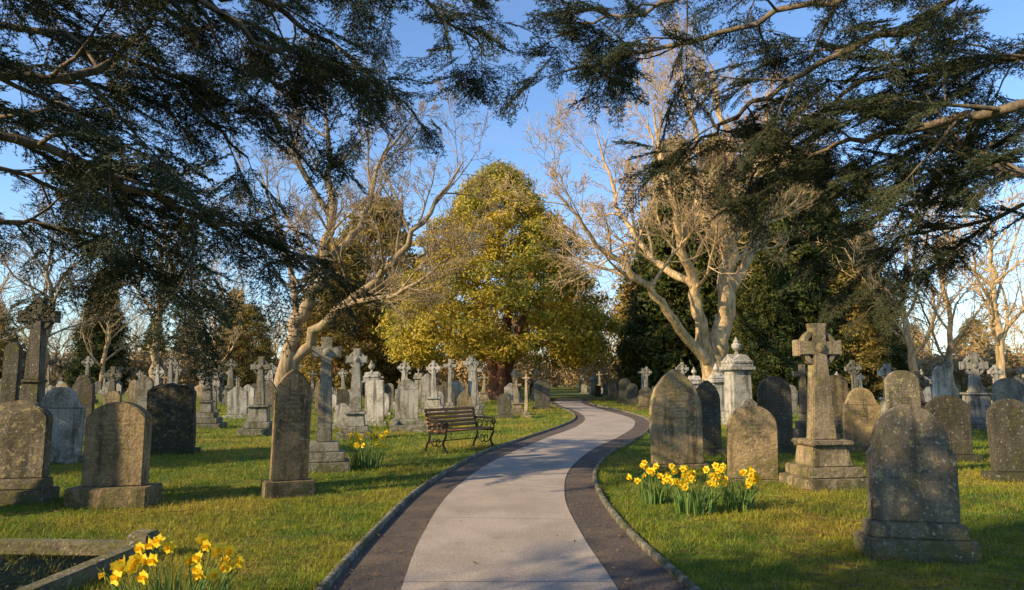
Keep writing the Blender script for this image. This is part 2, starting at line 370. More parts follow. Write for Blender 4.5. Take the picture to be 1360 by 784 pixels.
def crossout(hw,z0,z1,aw,arm,zc,flare=1.0):
    f=aw*flare
    return [(-hw,z0),(hw,z0),(aw,zc-aw),(arm-aw*.6,zc-aw),(arm,zc-f),(arm,zc+f),(arm-aw*.6,zc+aw),(aw,zc+aw),(aw,z1-aw*.6),(f,z1),(-f,z1),(-aw,z1-aw*.6),(-aw,zc+aw),(-arm+aw*.6,zc+aw),(-arm,zc+f),(-arm,zc-f),(-arm+aw*.6,zc-aw),(-aw,zc-aw)]
def crossmon(h,bw,span,mat,ring=True,steps=3,sh=0.17,die=0.0,t=0.16,name='celtic_cross_monument',flare=1.25,boss=True,aww=0.115):
    bm=bmesh.new(); z=0
    for i in range(steps):
        w=bw*(1-0.21*i); bx(bm,w,w*0.85,z-(0.04 if i==0 else 0),z+sh,0.018); z+=sh+0.001
    w=bw*(1-0.22*steps)*1.05
    if die>0:
        bx(bm,w,w*0.85,z,z+die,0.015,taper=0.88); z+=die+0.001
        bx(bm,w*1.08,w*0.95,z,z+0.07,0.02); z+=0.071
    arm=span/2; zc=h-arm*1.05; aw=span*aww
    extr(bm,crossout(min(w*0.42,aw*1.9),z,h,aw,arm,zc,flare),-t/2,t/2,0.014)
    if ring:
        ro,ri=arm*0.80,arm*0.58
        for q in range(4):
            a0,a1=q*90+12,q*90+78
            o=arc(0,zc,ro,a0,a1,6)+list(reversed(arc(0,zc,ri,a0,a1,6)))
            extr(bm,o,-t*0.36,t*0.36,0.008)
    if boss:
        g=bmesh.ops.create_uvsphere(bm,u_segments=12,v_segments=8,radius=aw*0.75)
        for v in g['verts']: v.co=Vector((v.co.x,v.co.y*0.6-t/2,v.co.z+zc))
    return fin(bm,name,mat)
def pedestal(h,w,mat,finial='urn',name='pedestal_monument'):
    bm=bmesh.new()
    bx(bm,w*1.5,w*1.5,-0.05,h*.08,0.015); bx(bm,w*1.25,w*1.25,h*.08+.001,h*.15,0.015)
    bx(bm,w,w,h*.15+.001,h*.62,0.012,taper=0.93); bx(bm,w*1.3,w*1.3,h*.62+.001,h*.66,0.015)
    bx(bm,w*1.12,w*1.12,h*.66+.001,h*.70,0.01)
    for ang in (0,1):
        a=w*0.6; o=[(-a,h*.70),(a,h*.70),(a,h*.72),(0,h*.80),(-a,h*.72)]
        before=set(bm.verts); extr(bm,o,-w*.5,w*.5,0.006)
        if ang:
            for v in bm.verts:
                if v not in before: v.co=Vector((v.co.y*1.003,v.co.x*1.003,v.co.z+.001))
    prof=[(0.07,.78),(0.10,.80),(0.05,.83),(0.17,.87),(0.19,.905),(0.10,.93),(0.12,.945),(0.05,.965),(0.05,.985),(0.0,1.0)]
    rings=[]
    for r,z in prof:
        rings.append([bm.verts.new((r*w*1.3*math.cos(j*math.pi/6),r*w*1.3*math.sin(j*math.pi/6),z*h)) for j in range(12)])
    for a,b_ in zip(rings,rings[1:]):
        for j in range(12): bm.faces.new((a[j],a[(j+1)%12],b_[(j+1)%12],b_[j]))
    return fin(bm,name,mat)
placed=[]
def put(name,me,px,pyb,yaw=0,dd=0,lean=None):
    x,y=gp(px,pyb); y+=dd; x*= (y/(y-dd))
    o=mkobj(name,me,None,(x,y,0),math.radians(yaw))
    if lean is None: lean=(U(-1.6,1.6),U(-1.6,1.6))
    o.rotation_euler=(math.radians(lean[0]),math.radians(lean[1]),math.radians(yaw)); placed.append((x,y)); return o
def hh_(pyb,pyt,px=680,dd=0.1):
    x,y=gp(px,pyb); y+=dd; return at(px,pyt,y)[2], y/F*1.0
def HS(kind,px,pyb,pyt,w,mat,yaw=0,t=0.13,bw=1.35,bh=0.13,two=False,lean=None):
    h,s=hh_(pyb,pyt); put('headstone',headstone(kind,w*s,h,t,mat,bw,bh,two),px,pyb,yaw,0.12,lean)
def CM(px,pyb,pyt,bw,span,mat,yaw=0,ring=True,steps=3,sh=.17,die=0,name='celtic_cross_monument',t=.16,flare=1.25,lean=(0,0),aww=.135):
    h,s=hh_(pyb,pyt,dd=.3); put(name,crossmon(h,bw*s,span*s,mat,ring,steps,sh,die,t,name,flare,True,aww),px,pyb,yaw,0.3,lean)
# foreground right
HS('notched',1217,744,537,104,S_MOSSY,-6,0.17,1.28,0.17,True,lean=(-1,1))
HS('gothic',900,622,490,68,S_TAN,6,0.16,1.15,0.06,lean=(1,-1))
HS('round',1000,642,538,62,S_TAN,-6,0.16,1.1,0.05,lean=(2,1))
CM(1095,650,430,92,62,S_TANP,8,True,2,0.15,0.30,t=0.19,aww=.145)
HS('gothic',941,606,505,34,S_DARK,5); HS('round',1031,604,500,44,S_DARK,4,bw=1.3)
HS('shoulder',1147,602,515,46,S_TAN,-5); HS('segment',1205,606,492,44,S_MOSSY,3)
HS('segment',1262,614,525,54,S_DARK,-4); HS('round',1350,640,530,52,S_DARK,-8,0.16)
HS('segment',1344,580,502,38,S_GREY,-5)
CM(1070,590,484,34,24,S_DARKP,0,False,3,die=.2,name='stone_cross_monument')
CM(1300,572,468,46,34,S_LIGHT,-5,True,2,die=.7)
CM(1184,578,483,30,24,S_GREYP,0,True,2,die=.6)
CM(1222,570,493,34,30,S_DARKP,3,True,2,die=.4)
h,s=hh_(566,447); put('pedestal_monument',pedestal(h,27*s,S_LIGHT),982,566,10,.3,(0,0))
HS('segment',1116,582,498,28,S_TAN); HS('round',1253,580,486,22,S_LIGHT)
# left
HS('segment',16,670,532,76,S_MOSSY,8,0.16,1.25,0.17,True,lean=(0,0))
HS('segment',151,674,534,76,S_TAN,4,0.2,1.32,0.24,lean=(-1,-0.5))
HS('shoulder',74,616,514,58,S_LIGHT,8,0.14,1.3,0.15)
h,s=hh_(604,508); put('headstone',headstone('rough',58*s,h,0.22,S_ROUGH,1.15,.1),226,604,8,.12)
HS('gothic',382,660,490,46,S_TAN,28,0.17,1.35,0.2,lean=(0,1))
CM(429,628,448,68,38,S_GREYP,16,False,3,.16,0,t=.22,name='stone_cross_monument',flare=1.25,aww=.18)
CM(471,584,463,44,28,S_LIGHT,10,True,2,.16,.3,t=.17,aww=.16)
CM(343,578,474,44,26,S_GREYP,8,True,2,.17,.4); CM(273,570,480,44,28,S_GREYP,8,False,3,.16,.3,name='stone_cross_monument')
CM(38,594,396,64,48,S_DARKP,6,True,3,.3,.55,t=.24,aww=.14)
CM(147,548,487,22,22,S_DARKP,5,True,2,.2,.2)
HS('shoulder',108,582,498,26,S_DARK,5); HS('round',6,600,455,20,S_DARK,5)
HS('shoulder',540,562,503,30,S_LIGHT,6,0.14); CM(625,550,472,18,20,S_LIGHT,5,True,2,.15,.2); CM(597,548,477,18,17,S_LIGHT,5,False,3,.14,0,name='stone_cross_monument')
HS('flat',498,566,505,24,S_LIGHT,0); HS('ogee',566,548,496,16,S_LIGHT,0); HS('round',190,566,500,22,S_GREY,4)
CM(699,556,497,14,10,S_TANP,0,False,2,.12,0,name='stone_cross_monument'); HS('round',670,556,523,18,S_DARK,3)
def graveplot(x0,y0,w,l,yaw,mat,soil=True,hk=0.14):
    e=empty('grave_kerb',(x0,y0,0)); e.rotation_euler=(0,0,yaw)
    bm=bmesh.new()
    bx(bm,w,.14,-.05,hk,.012,0,0); bx(bm,w,.14,-.05,hk,.012,0,-l)
    bx(bm,.14,l-.145,-.05,hk-.003,.012,-w/2+.07,-l/2); bx(bm,.14,l-.145,-.05,hk-.003,.012,w/2-.07,-l/2)
    for sx in(-1,1): bx(bm,.2,.2,-.05,hk+.09,.02,sx*(w/2-.05),.0)
    mkobj('kerb_stones',fin(bm,'kerb_stones',mat),e)
    m=MB(); box(m,(0,-l/2,0.0),(w-.28,l-.15,0.07)); m.obj('soil_bed',[M_SOIL],parent=e)
    m=MB(); q=int(1500*w*l/7); P=np.column_stack([rng.uniform(-w/2+.16,w/2-.16,q),-rng.uniform(.1,l-.1,q),rng.uniform(.03,.09,q)])
    k=np.sin(P[:,0]*4+1)+np.sin(P[:,1]*3.3)+rng.normal(0,.5,q)>-.1; P=P[k]; q=len(P)
    nn=nrm(np.column_stack([rng.normal(0,.5,(q,2)),np.ones(q)])); a=nrm(np.cross(nn,rng.normal(size=(q,3)))); b2=np.cross(nn,a); s=rng.uniform(.012,.032,(q,1))
    m.add(np.stack([P-a*s,P+b2*s*.7,P+a*s,P-b2*s*.7],1).reshape(-1,3),np.arange(q*4).reshape(-1,4),0,np.repeat(rng.random(q),4)); m.obj('ivy_cover',[M_YEWDARK],parent=e)
graveplot(-4.38,6.35,2.3,3.2,math.radians(-3),S_MOSSY)
x,y=gp(548,572); graveplot(x,y+1.2,1.5,1.8,0.1,S_GREYP,hk=.2)
placed.append((x,y))

# distant headstones
lib=[]
for kind,w,h,mt in [('round',.62,1.15,S_GREY),('gothic',.6,1.3,S_DARK),('shoulder',.7,1.2,S_LIGHT),('segment',.65,1.0,S_TAN),('ogee',.65,1.1,S_LIGHT),('round',.55,.9,S_LIGHT),('flat',.5,.9,S_DARK),('gothic',.65,1.4,S_TAN),('round',.65,1.3,S_DARK)]:
    lib.append(('headstone',headstone(kind,w,h,.12,mt)))
lib.append(('celtic_cross_monument',crossmon(2.2,.95,.6,S_LIGHT,True,2,.17,.3)))
lib.append(('celtic_cross_monument',crossmon(2.5,.95,.65,S_GREYP,True,2,.2,.5)))
lib.append(('stone_cross_monument',crossmon(1.9,.8,.5,S_LIGHT,False,3,.15,0)))
lib.append(('stone_cross_monument',crossmon(1.7,.8,.5,S_TANP,False,2,.15,.2)))
lib.append(('pedestal_monument',pedestal(2.1,.5,S_LIGHT)))
cnt=0;tries=0
while cnt<380 and tries<14000:
    tries+=1
    d=18+52*random.random()**0.75; x=U(-1.0,1.0)*d*(1 if random.random()<.6 else .4)
    px=680+x/d*F*1.0
    if d<24 and (480<px<980): continue
    x=round(x/1.7)*1.7+U(-.3,.3); d=round(d/2.4)*2.4+U(-.25,.25)
    if onpath(x,d,0.9) : continue
    if any((x-a)**2+(d-b_)**2<1.3 for a,b_ in placed): continue
    if d<27 and random.random()<0.35: continue
    if -3.2<x<1.2 and 13<d<22: continue
    nme,me=random.choice(lib); s=U(.8,1.15)
    o=mkobj(nme,me,None,(x,d,0),math.radians(U(-4,10)),s); o.rotation_euler[0]=math.radians(U(-3,3)); o.rotation_euler[1]=math.radians(U(-3,3))
    placed.append((x,d)); cnt+=1

# ------------------------------------------------------------------ bench
def bench():
    e=empty('park_bench')
    Lh=0.78
    m=MB()
    for i in range(6): box(m,(0,-0.24+i*0.088,0.43+0.012*abs(i-2.5)*.4),(2*Lh,0.068,0.03))
    m.obj('seat',[M_WOOD],parent=e)
    m=MB()
    for i in range(5):
        z=0.53+i*0.085; box(m,(0,0.235+ (z-.45)*0.28,z),(2*Lh,0.028,0.062))
    m.obj('backrest',[M_WOOD],parent=e)
    for k,sx in enumerate((-Lh+.03,Lh-.03)):
        m=MB()
        def tb(pts,r,nn=8):
            P=crom([(sx,a,b_) for a,b_ in pts],5); tubes(m,[P],[np.full(len(P),r)],nn)
        tb([(.36,0.0),(.30,.12),(.22,.28),(.23,.42),(.29,.62),(.37,.90)],.024)
        tb([(-.33,0.0),(-.25,.08),(-.20,.2),(-.27,.33),(-.27,.42)],.024)
        tb([(.23,.40),(0,.395),(-.27,.41)],.02)
        tb([(.30,.66),(.12,.67),(-.12,.665),(-.27,.65),(-.33,.59),(-.28,.54),(-.23,.58),(-.26,.61)],.022)
        tb([(-.27,.42),(-.30,.5),(-.24,.56)],.016)
        tb([(.2,.22),(.08,.12),(0,.16),(.02,.25),(.1,.27),(.1,.2)],.013)
        tb([(-.2,.2),(-.08,.12),(0,.16),(-.02,.25),(-.1,.27),(-.1,.2)],.013)
        for cy in (-.15,0.0,.15):
            P=np.array([[sx,cy+.065*math.cos(a),.53+.085*math.sin(a)] for a in np.linspace(0,2*math.pi,15)]); tubes(m,[P],[np.full(15,.011)],6)
        box(m,(sx,.37,.012),(.07,.1,.024)); box(m,(sx,-.33,.012),(.07,.1,.024))
        m.obj('iron_end_%d'%(k+1),[M_IRON],True,e)
    m=MB(); P=np.array([[-Lh,.2,.2],[0,.2,.2],[Lh,.2,.2]]); tubes(m,[P],[np.full(3,.012)],6); m.obj('stretcher_bar',[M_IRON],parent=e)
    return e
e=bench(); e.location=(-1.12,15.35,0); e.rotation_euler=(0,0,math.radians(50))

# ------------------------------------------------------------------ daffodils
def daffodils(cx,cy,rad,hmax,nf,nlv,sx=1.0):
    m=MB()
    for _ in range(nlv):
        a=U(0,6.28); r=rad*math.sqrt(random.random()); b0=np.array([cx+r*math.cos(a)*sx,cy+r*math.sin(a)*.7,0])
        l=hmax*U(.55,1.0); dr=np.array([math.cos(a),math.sin(a),0])*U(.05,.5)+np.array([U(-.15,.15),U(-.15,.15),0]); w=U(.006,.010); ya=U(0,3.14)
        wv=np.array([math.cos(ya),math.sin(ya),0])*w; vs=[]
        for i in range(6):
            t=i/5; c=b0+dr*l*t*t+np.array([0,0,l*(t-0.25*t*t*np.linalg.norm(dr)*2)]); q=1-0.9*t**3
            vs+= [c-wv*q,c+wv*q+np.array([0,0,.002])]
        m.add(vs,[[2*i,2*i+1,2*i+3,2*i+2] for i in range(5)],0,U(0,1))
    for _ in range(nf):
        a=U(0,6.28); r=rad*math.sqrt(random.random()); b0=np.array([cx+r*.8*math.cos(a)*sx,cy+r*.6*math.sin(a),0]); l=hmax*U(.7,1.12)
        tip=b0+np.array([math.cos(a)*.1*sx+U(-.06,.06),math.sin(a)*.08,l])
        f=nrm(np.array([U(-1,1)-.2,-1+U(-.6,.8),U(-.35,.35)]))
        P=crom([b0,(b0+tip)/2+np.array([U(-.02,.02),0,.02]),tip-np.array([0,0,.03]),tip+f*.03],4); tubes(m,[P],[np.full(len(P),.0038)],5,0,.6)
        c=tip+f*.035; s_=np.cross(f,[0,0,1.]); s_=nrm(s_); u_=np.cross(s_,f); ro=U(0,1)
        for k in range(6):
            th=ro+k*math.pi/3; rd=s_*math.cos(th)+u_*math.sin(th); tn=-s_*math.sin(th)+u_*math.cos(th); R=U(.044,.054)
            vs=[c,c+rd*R*.55-tn*.021+f*.004,c+rd*R+f*U(-.006,.01),c+rd*R*.55+tn*.021+f*.004]
            m.add(vs,[[0,1,2,3]],1,U(0,1))
        rings=[];
        for q,(rr,zz) in enumerate([(.010,0),(.013,.012),(.015,.026),(.023,.036)]):
            rings+= [c+f*zz+(s_*math.cos(j*math.pi/5)+u_*math.sin(j*math.pi/5))*rr*(1+(.12*(-1)**j if q==3 else 0)) for j in range(10)]
        m.add(rings,[[10*q+j,10*q+(j+1)%10,10*q+10+(j+1)%10,10*q+10+j] for q in range(3) for j in range(10)],2,U(0,1))
    return m.obj('daffodil_clump',[M_DLEAF,M_PETAL,M_TRUMP])
daffodils(-2.25,4.75,.28,.44,28,80,1.4)
x,y=gp(488,622); daffodils(x,y,.30,.56,30,100)
x,y=gp(868,668); daffodils(x,y,.2,.42,17,80)
x,y=gp(925,682); daffodils(x,y,.24,.46,26,120)
x,y=gp(980,678); daffodils(x,y,.2,.46,20,90)

# ------------------------------------------------------------------ trees
def grow(out,p,d,Ln,r,lvl,P):
    n=P['seg'][lvl]; pts=[p]; st=Ln/n; w=P['wob'][lvl]; tz=P['trop'][lvl]
    for i in range(n):
        d=d+rng.normal(0,w,3); d[2]+=tz; d=d/math.sqrt(d@d); p=p+d*st; pts.append(p)
    rad=[max(r*(1-0.75*i/n),P['rmin']) for i in range(n+1)]
    pts=np.array(pts)
    out.setdefault((n+1,P['sides'][lvl]),[]).append((pts,rad))
    if 'cb' in P: P['cb'](pts,Ln,lvl)
    if lvl<P['max']: kids(out,pts,rad,Ln,lvl,P)
def kids(out,pts,rad,Ln,lvl,P,t0=0.2,nc=None):
    nc=nc or P['n'][lvl]; K=len(pts)-1; az=U(0,6.28)
    Ln=min(Ln,P.get('cap',99))
    for k in range(nc):
        t=t0+(1-t0)*(k+random.random())/nc; f=min(t*K,K-1e-3); i=int(f); f-=i
        pos=pts[i]*(1-f)+pts[i+1]*f; tg=pts[i+1]-pts[i]; tg=tg/math.sqrt(tg@tg)
        rt=rad[i]*(1-f)+rad[i+1]*f
        az+=2.4+U(-.5,.5)
        a=np.cross(tg,[0,0,1.] if abs(tg[2])<.9 else [1.,0,0]); a/=math.sqrt(a@a); b_=np.cross(tg,a)
        pr=a*math.cos(az)+b_*math.sin(az)*P.get('flat',1.0)
        pr/=math.sqrt(pr@pr)
        an=math.radians(P['ang']+U(-14,14)); dd=tg*math.cos(an)+pr*math.sin(an)
        L2=Ln*P['lr'][lvl]*(1.2-.65*t)*U(.65,1.25)
        grow(out,pos,dd,L2,max(min(rt*.55,L2*.022),P['rmin']),lvl+1,P)
def limb(out,wp,r0,r1,P,lvl=0,t0=.25,nc=None,sides=9,m=5):
    pts=crom(wp,m); n=len(pts); pts[1:-1]+=rng.normal(0,.01*np.linalg.norm(pts[-1]-pts[0])*.6,(n-2,3))
    rad=np.linspace(1,0,n)**0.8*(r0-r1)+r1
    out.setdefault((n,sides),[]).append((pts,rad)); Ln=np.linalg.norm(np.diff(pts,axis=0),axis=1).sum()
    if 'cb' in P: P['cb'](pts,Ln,lvl)
    kids(out,pts,list(rad),Ln,lvl,P,t0,nc)
PB=dict(seg=[8,6,5,4,3,3],wob=[.1,.13,.16,.18,.2,.2],trop=[.03,.07,.06,.05,.03,0],rmin=.010,sides=[8,6,5,4,3,3],n=[11,8,6,5,3],lr=[.42,.5,.55,.6,.6],ang=38,max=4,cap=13)
def hero(name,limbs,mat,P,d0):
    out={}
    for pl,r0,r1,t0 in limbs: limb(out,[at(a,b_,d0+c) for a,b_,c in pl],r0,r1,P,t0=t0)
    m=MB(); flush(m,out); return m.obj(name,[mat],True)
hero('bare_tree',[
 ([(948,548,0),(948,500,0),(957,440,0),(966,370,-.3),(975,290,-.5),(962,190,0),(945,90,.5)],.68,.04,.42),
 ([(944,500,0),(932,440,-.3),(922,380,-1),(902,320,-2),(888,240,-3),(868,140,-3.5)],.40,.03,.35),
 ([(938,480,-.2),(895,425,-1.5),(850,370,-3),(795,325,-4),(735,250,-5)],.28,.03,.4),
 ([(962,400,0),(1000,335,1),(1030,260,2),(1062,170,3)],.30,.03,.25),
 ([(922,380,-1),(868,345,1),(822,275,3),(790,170,4)],.24,.03,.25),
 ([(902,320,-2),(930,250,-1),(917,150,0),(900,80,1)],.22,.03,.25),
 ([(975,290,-.5),(1010,210,-2),(1020,120,-3)],.2,.03,.2)],M_BARK,PB,36)
PB2=dict(PB); PB2['n']=[10,7,6,4,3]
hero('bare_tree',[
 ([(370,546,0),(378,500,0),(395,430,0),(425,365,0),(440,290,-.5),(436,200,0),(425,130,0)],.48,.04,.4),
 ([(374,520,0),(400,470,0),(450,410,-1),(510,360,-2),(560,295,-3),(615,215,-3)],.34,.03,.4),
 ([(385,470,0),(392,400,1),(375,320,2),(345,230,2.5)],.24,.03,.3),
 ([(430,350,0),(478,300,1),(502,225,2),(545,160,2)],.22,.03,.25),
 ([(440,290,0),(400,220,-1),(380,150,-2)],.16,.03,.25),
 ([(450,410,-1),(480,400,-3),(540,385,-5),(600,340,-6)],.15,.03,.3)],M_BARK2,PB2,34)
def generic_bare(hgt,mat,name):
    P=dict(PB); P['max']=3; P['n']=[11,8,7,5]; P['rmin']=.02; P['lr']=[.55,.5,.5,.5]; P['trop']=[.03,.06,.04,.03]
    out={}; tr=[np.array([0,0,0.]),np.array([.2,.1,hgt*.25]),np.array([-.2,.3,hgt*.5]),np.array([.3,0,hgt*.75]),np.array([.1,.2,hgt])]
    limb(out,tr,hgt*.024,.03,P,t0=.22,nc=15); m=MB(); flush(m,out); return m.mesh(name,[mat],True)
gb=[generic_bare(13,M_BARK,'bare_tree'),generic_bare(14,M_BARK2,'bare_tree')]
for px,d,s,k in [(1205,44,.95,0),(1262,52,.9,0),(1330,40,.9,0),(212,46,.95,1),(60,50,.9,1),(290,58,.8,0),(600,75,.9,1),(1140,60,1,1),(140,64,.8,0),(-30,60,.9,0),(800,80,.8,0)]:
    x=(px-680)/F*d*1.0; mkobj('bare_tree',gb[k],None,(x,d,0),U(0,6),s)

def crown(m,lobes,K,size,sig,per=14,mat=0,tb=(0,1)):
    for lb in lobes:
        c=np.array(lb[:3]); r=np.array(lb[3:]); n=int(K*(r[0]*r[2]))+6
        dr=nrm(rng.normal(size=(n,3))); dr[:,2]=np.where(dr[:,2]<-.3,-dr[:,2]*.6,dr[:,2])
        cc=c+dr*r*rng.uniform(.7,1.08,(n,1))
        C=np.repeat(cc,per,0)+rng.normal(0,sig,(n*per,3))*[1,1,.55]; Nn=len(C)
        nr=nrm(np.repeat(dr,per,0)+rng.normal(0,.6,(Nn,3))); a=nrm(np.cross(nr,rng.normal(size=(Nn,3)))); a[:,2]-=.25; a=nrm(a); b_=nrm(np.cross(nr,a))
        s=(size*rng.uniform(.6,1.3,Nn))[:,None]
        V=np.stack([C-a*s,C+b_*s*.38,C+a*s,C-b_*s*.38],1).reshape(-1,3)
        tn=np.clip(np.repeat(rng.uniform(tb[0],tb[1],n)**1.6,per)+rng.normal(0,.12,Nn),0,1)
        m.add(V,np.arange(Nn*4).reshape(-1,4),mat,np.repeat(tn,4))
def dome_lobes(n,W,Ht,z0,prof,lr=(1.0,1.9),flat=.8):
    o=[]
    for i in range(n):
        t=((i+.5)/n)**1.15; z=z0+(Ht-z0)*t; R=W/2*prof(t); a=i*2.4+U(-.3,.3); r=U(*lr)*(1-.35*t); q=U(.62,1.0)
        if z<z0+2.5: q=U(.85,1.0)
        rr=max(R-r*.6,0)*q; o.append((rr*math.cos(a),rr*math.sin(a),z-r*.3,r,r,r*flat))
    return o
def yew_mesh(name,W,Ht,z0,prof,mat,nl=90,K=14,size=.17,sig=.28,lr=(1.,1.9),trunk=.7,per=14,flat=.8):
    m=MB(); crown(m,dome_lobes(nl,W,Ht,z0,prof,lr,flat),K,size,sig,per)
    out={}; P=dict(seg=[6,5,4],wob=[.1,.15,.2],trop=[.05,.04,0],rmin=.03,sides=[8,6,4],n=[6,3],lr=[.35,.5],ang=45,max=2)
    for i in range(5):
        a=i*1.25; c,s_=math.cos(a),math.sin(a)
        limb(out,[np.array([c*.4*trunk,s_*.4*trunk,-.1]),np.array([c*.5*trunk,s_*.5*trunk,z0*.7]),np.array([c*W*.10,s_*W*.10,Ht*.35]),np.array([c*W*.16,s_*W*.16,Ht*.65])],trunk*.5,.06,P)
    flush(m,out,1); return m.mesh(name,[mat,M_YBARK],True)
pf_d=lambda t: math.sqrt(max(0,1-(abs(t-.22)/.80)**2.0)) if t>.22 else 0.86+.64*t
pf_y=lambda t: (1-((t-.15)/.87)**1.5)**.75 if t>.15 else 0.9+.66*t
me=yew_mesh('yew_tree',17,16.8,3.0,pf_y,M_YEWGOLD,200,36,.13,.26,(.9,2.0),1.1)
mkobj('yew_tree',me,None,((664-680)/F*49,49,0))
pf_c=lambda t: (1-t)**.65*(.75+.25*min(1,t*5))
ev=[yew_mesh('evergreen_tree',10,19,1.0,pf_c,M_YEWDARK,100,26,.2,.33,(1.2,2.1),.6),
    yew_mesh('evergreen_tree',9,15,1.0,pf_d,M_OLIVE,70,20,.2,.33,(1.1,1.9),.6)]
for px,d,s,k in [(900,50,1.0,0),(885,62,1.1,1),(1030,47,.98,0),(1085,54,1.02,0),(1125,46,.60,1),(1150,64,.85,0),(500,62,1.18,1),(455,56,.85,1),(135,66,.62,0),(330,72,.6,1),(960,60,1.2,0),(1010,43,.5,0),(1100,47,.7,0)]:
    mkobj('evergreen_tree',ev[k],None,((px-680)/F*d,d,0),U(0,6),s)
# trees standing behind and to the left of the viewpoint (they shade the near grass)
for x,y,s in [(-33,-6,.70),(-26.5,-5,.66),(-19.5,-7.5,.72),(-7.3,-2.6,.70),(-3.5,-7.5,.7),(-22,4.2,.54),(-29,5.5,.6),(-15.5,8.6,.46)]:
    mkobj('evergreen_tree',ev[1],None,(x,y,0),U(0,6),s)
mkobj('bare_tree',gb[0],None,(-14.5,-5.5,0),1.0,.75)
dw=empty('distant_trees')
for i in range(70):
    a=-58+116*(i+U(0,1))/70; R=U(80,125); x=R*math.sin(math.radians(a)); y=R*math.cos(math.radians(a))
    k=random.random(); me=gb[0] if k<.6 else gb[1] if k<.7 else ev[1] if k<.93 else ev[0]
    mkobj('woodland_tree',me,dw,(x,y,0),U(0,6),U(.4,.7) if k>.7 else U(.6,1.0))
m=MB(); lobes=[]
for i in range(260):
    a=-62+124*(i+U(0,1))/260; R=U(78,105); r=U(1.6,3.4); lobes.append((R*math.sin(math.radians(a)),R*math.cos(math.radians(a)),r*.5,r,r,r*U(.7,1.3)))
crown(m,lobes,8,.25,.5,14); m.obj('distant_scrub',[M_SCRUB])

# ------------------------------------------------------------------ cedars overhead
def bough_mesh(seed):
    r_=np.random.default_rng(seed); m=MB(); Lb=1.15
    nd=[];dr=[]; tw=[]
    def tw_line(p0,d,l,n,r):
        P=[p0]; d=d.copy()
        for i in range(n): d=nrm(d+np.array([0,0,-.05])+r_.normal(0,.05,3)); P.append(P[-1]+d*l/n)
        P=np.array(P); tw.append((P,np.linspace(r,r*.4,n+1))); return P
    main=tw_line(np.zeros(3),np.array([1.,0,.08]),Lb,6,.007)
    def needles(P,step):
        l=np.linalg.norm(np.diff(P,axis=0),axis=1).sum(); k=max(3,int(l/step)); t=r_.random(k)*(len(P)-1-1e-6); i=t.astype(int); f=(t-i)[:,None]
        pos=P[i]*(1-f)+P[i+1]*f; tg=nrm(P[i+1]-P[i]); side=nrm(np.cross(tg,r_.normal(0,.35,(k,3))+[0,0,1]))*np.sign(r_.normal(size=(k,1)))
        nd.append(pos); dr.append(nrm(tg*.65+side+r_.normal(0,.22,(k,3))))
    needles(main,.014)
    for i in range(22):
        t=.1+.88*i/22; f=t*6; j=min(int(f),5); pos=main[j]*(1-f+j)+main[j+1]*(f-j); sg=1 if i%2 else -1
        l=(.42*(1-t)**.7+.07)*r_.uniform(.7,1.15); d=nrm(np.array([.75,sg*.8,r_.normal(0,.12)]))
        P=tw_line(pos,d,l,3,.004); needles(P,.012)
        for q in range(int(l/.065)):
            tt=r_.random()*2.9; jj=int(tt); p2=P[jj]*(1-tt+jj)+P[jj+1]*(tt-jj); s2=1 if q%2 else -1
            d2=nrm(nrm(P[-1]-P[0])+np.cross(nrm(P[-1]-P[0]),[0,0,1])*s2*.9+r_.normal(0,.15,3)); P2=tw_line(p2,d2,r_.uniform(.06,.14),2,.003); needles(P2,.012)
    C=np.concatenate(nd); D=np.concatenate(dr); k=len(C); W=nrm(np.cross(D,r_.normal(size=(k,3)))); s=r_.uniform(.026,.05,(k,1))
    V=np.stack([C-W*.008,C+W*.008,C+D*s],1).reshape(-1,3)
    m.add(V,np.arange(k*3).reshape(-1,3),0,np.repeat(r_.random(k)**2,3))
    by={}
    for P,R in tw: by.setdefault(len(P),[]).append((P,R))
    for kk,l in by.items(): tubes(m,[a for a,_ in l],[b for _,b in l],3,1)
    return m.mesh('needle_spray',[M_CEDAR,M_CBARK])
BG=[bough_mesh(s) for s in (1,2,3,4)]
ncount=[0]
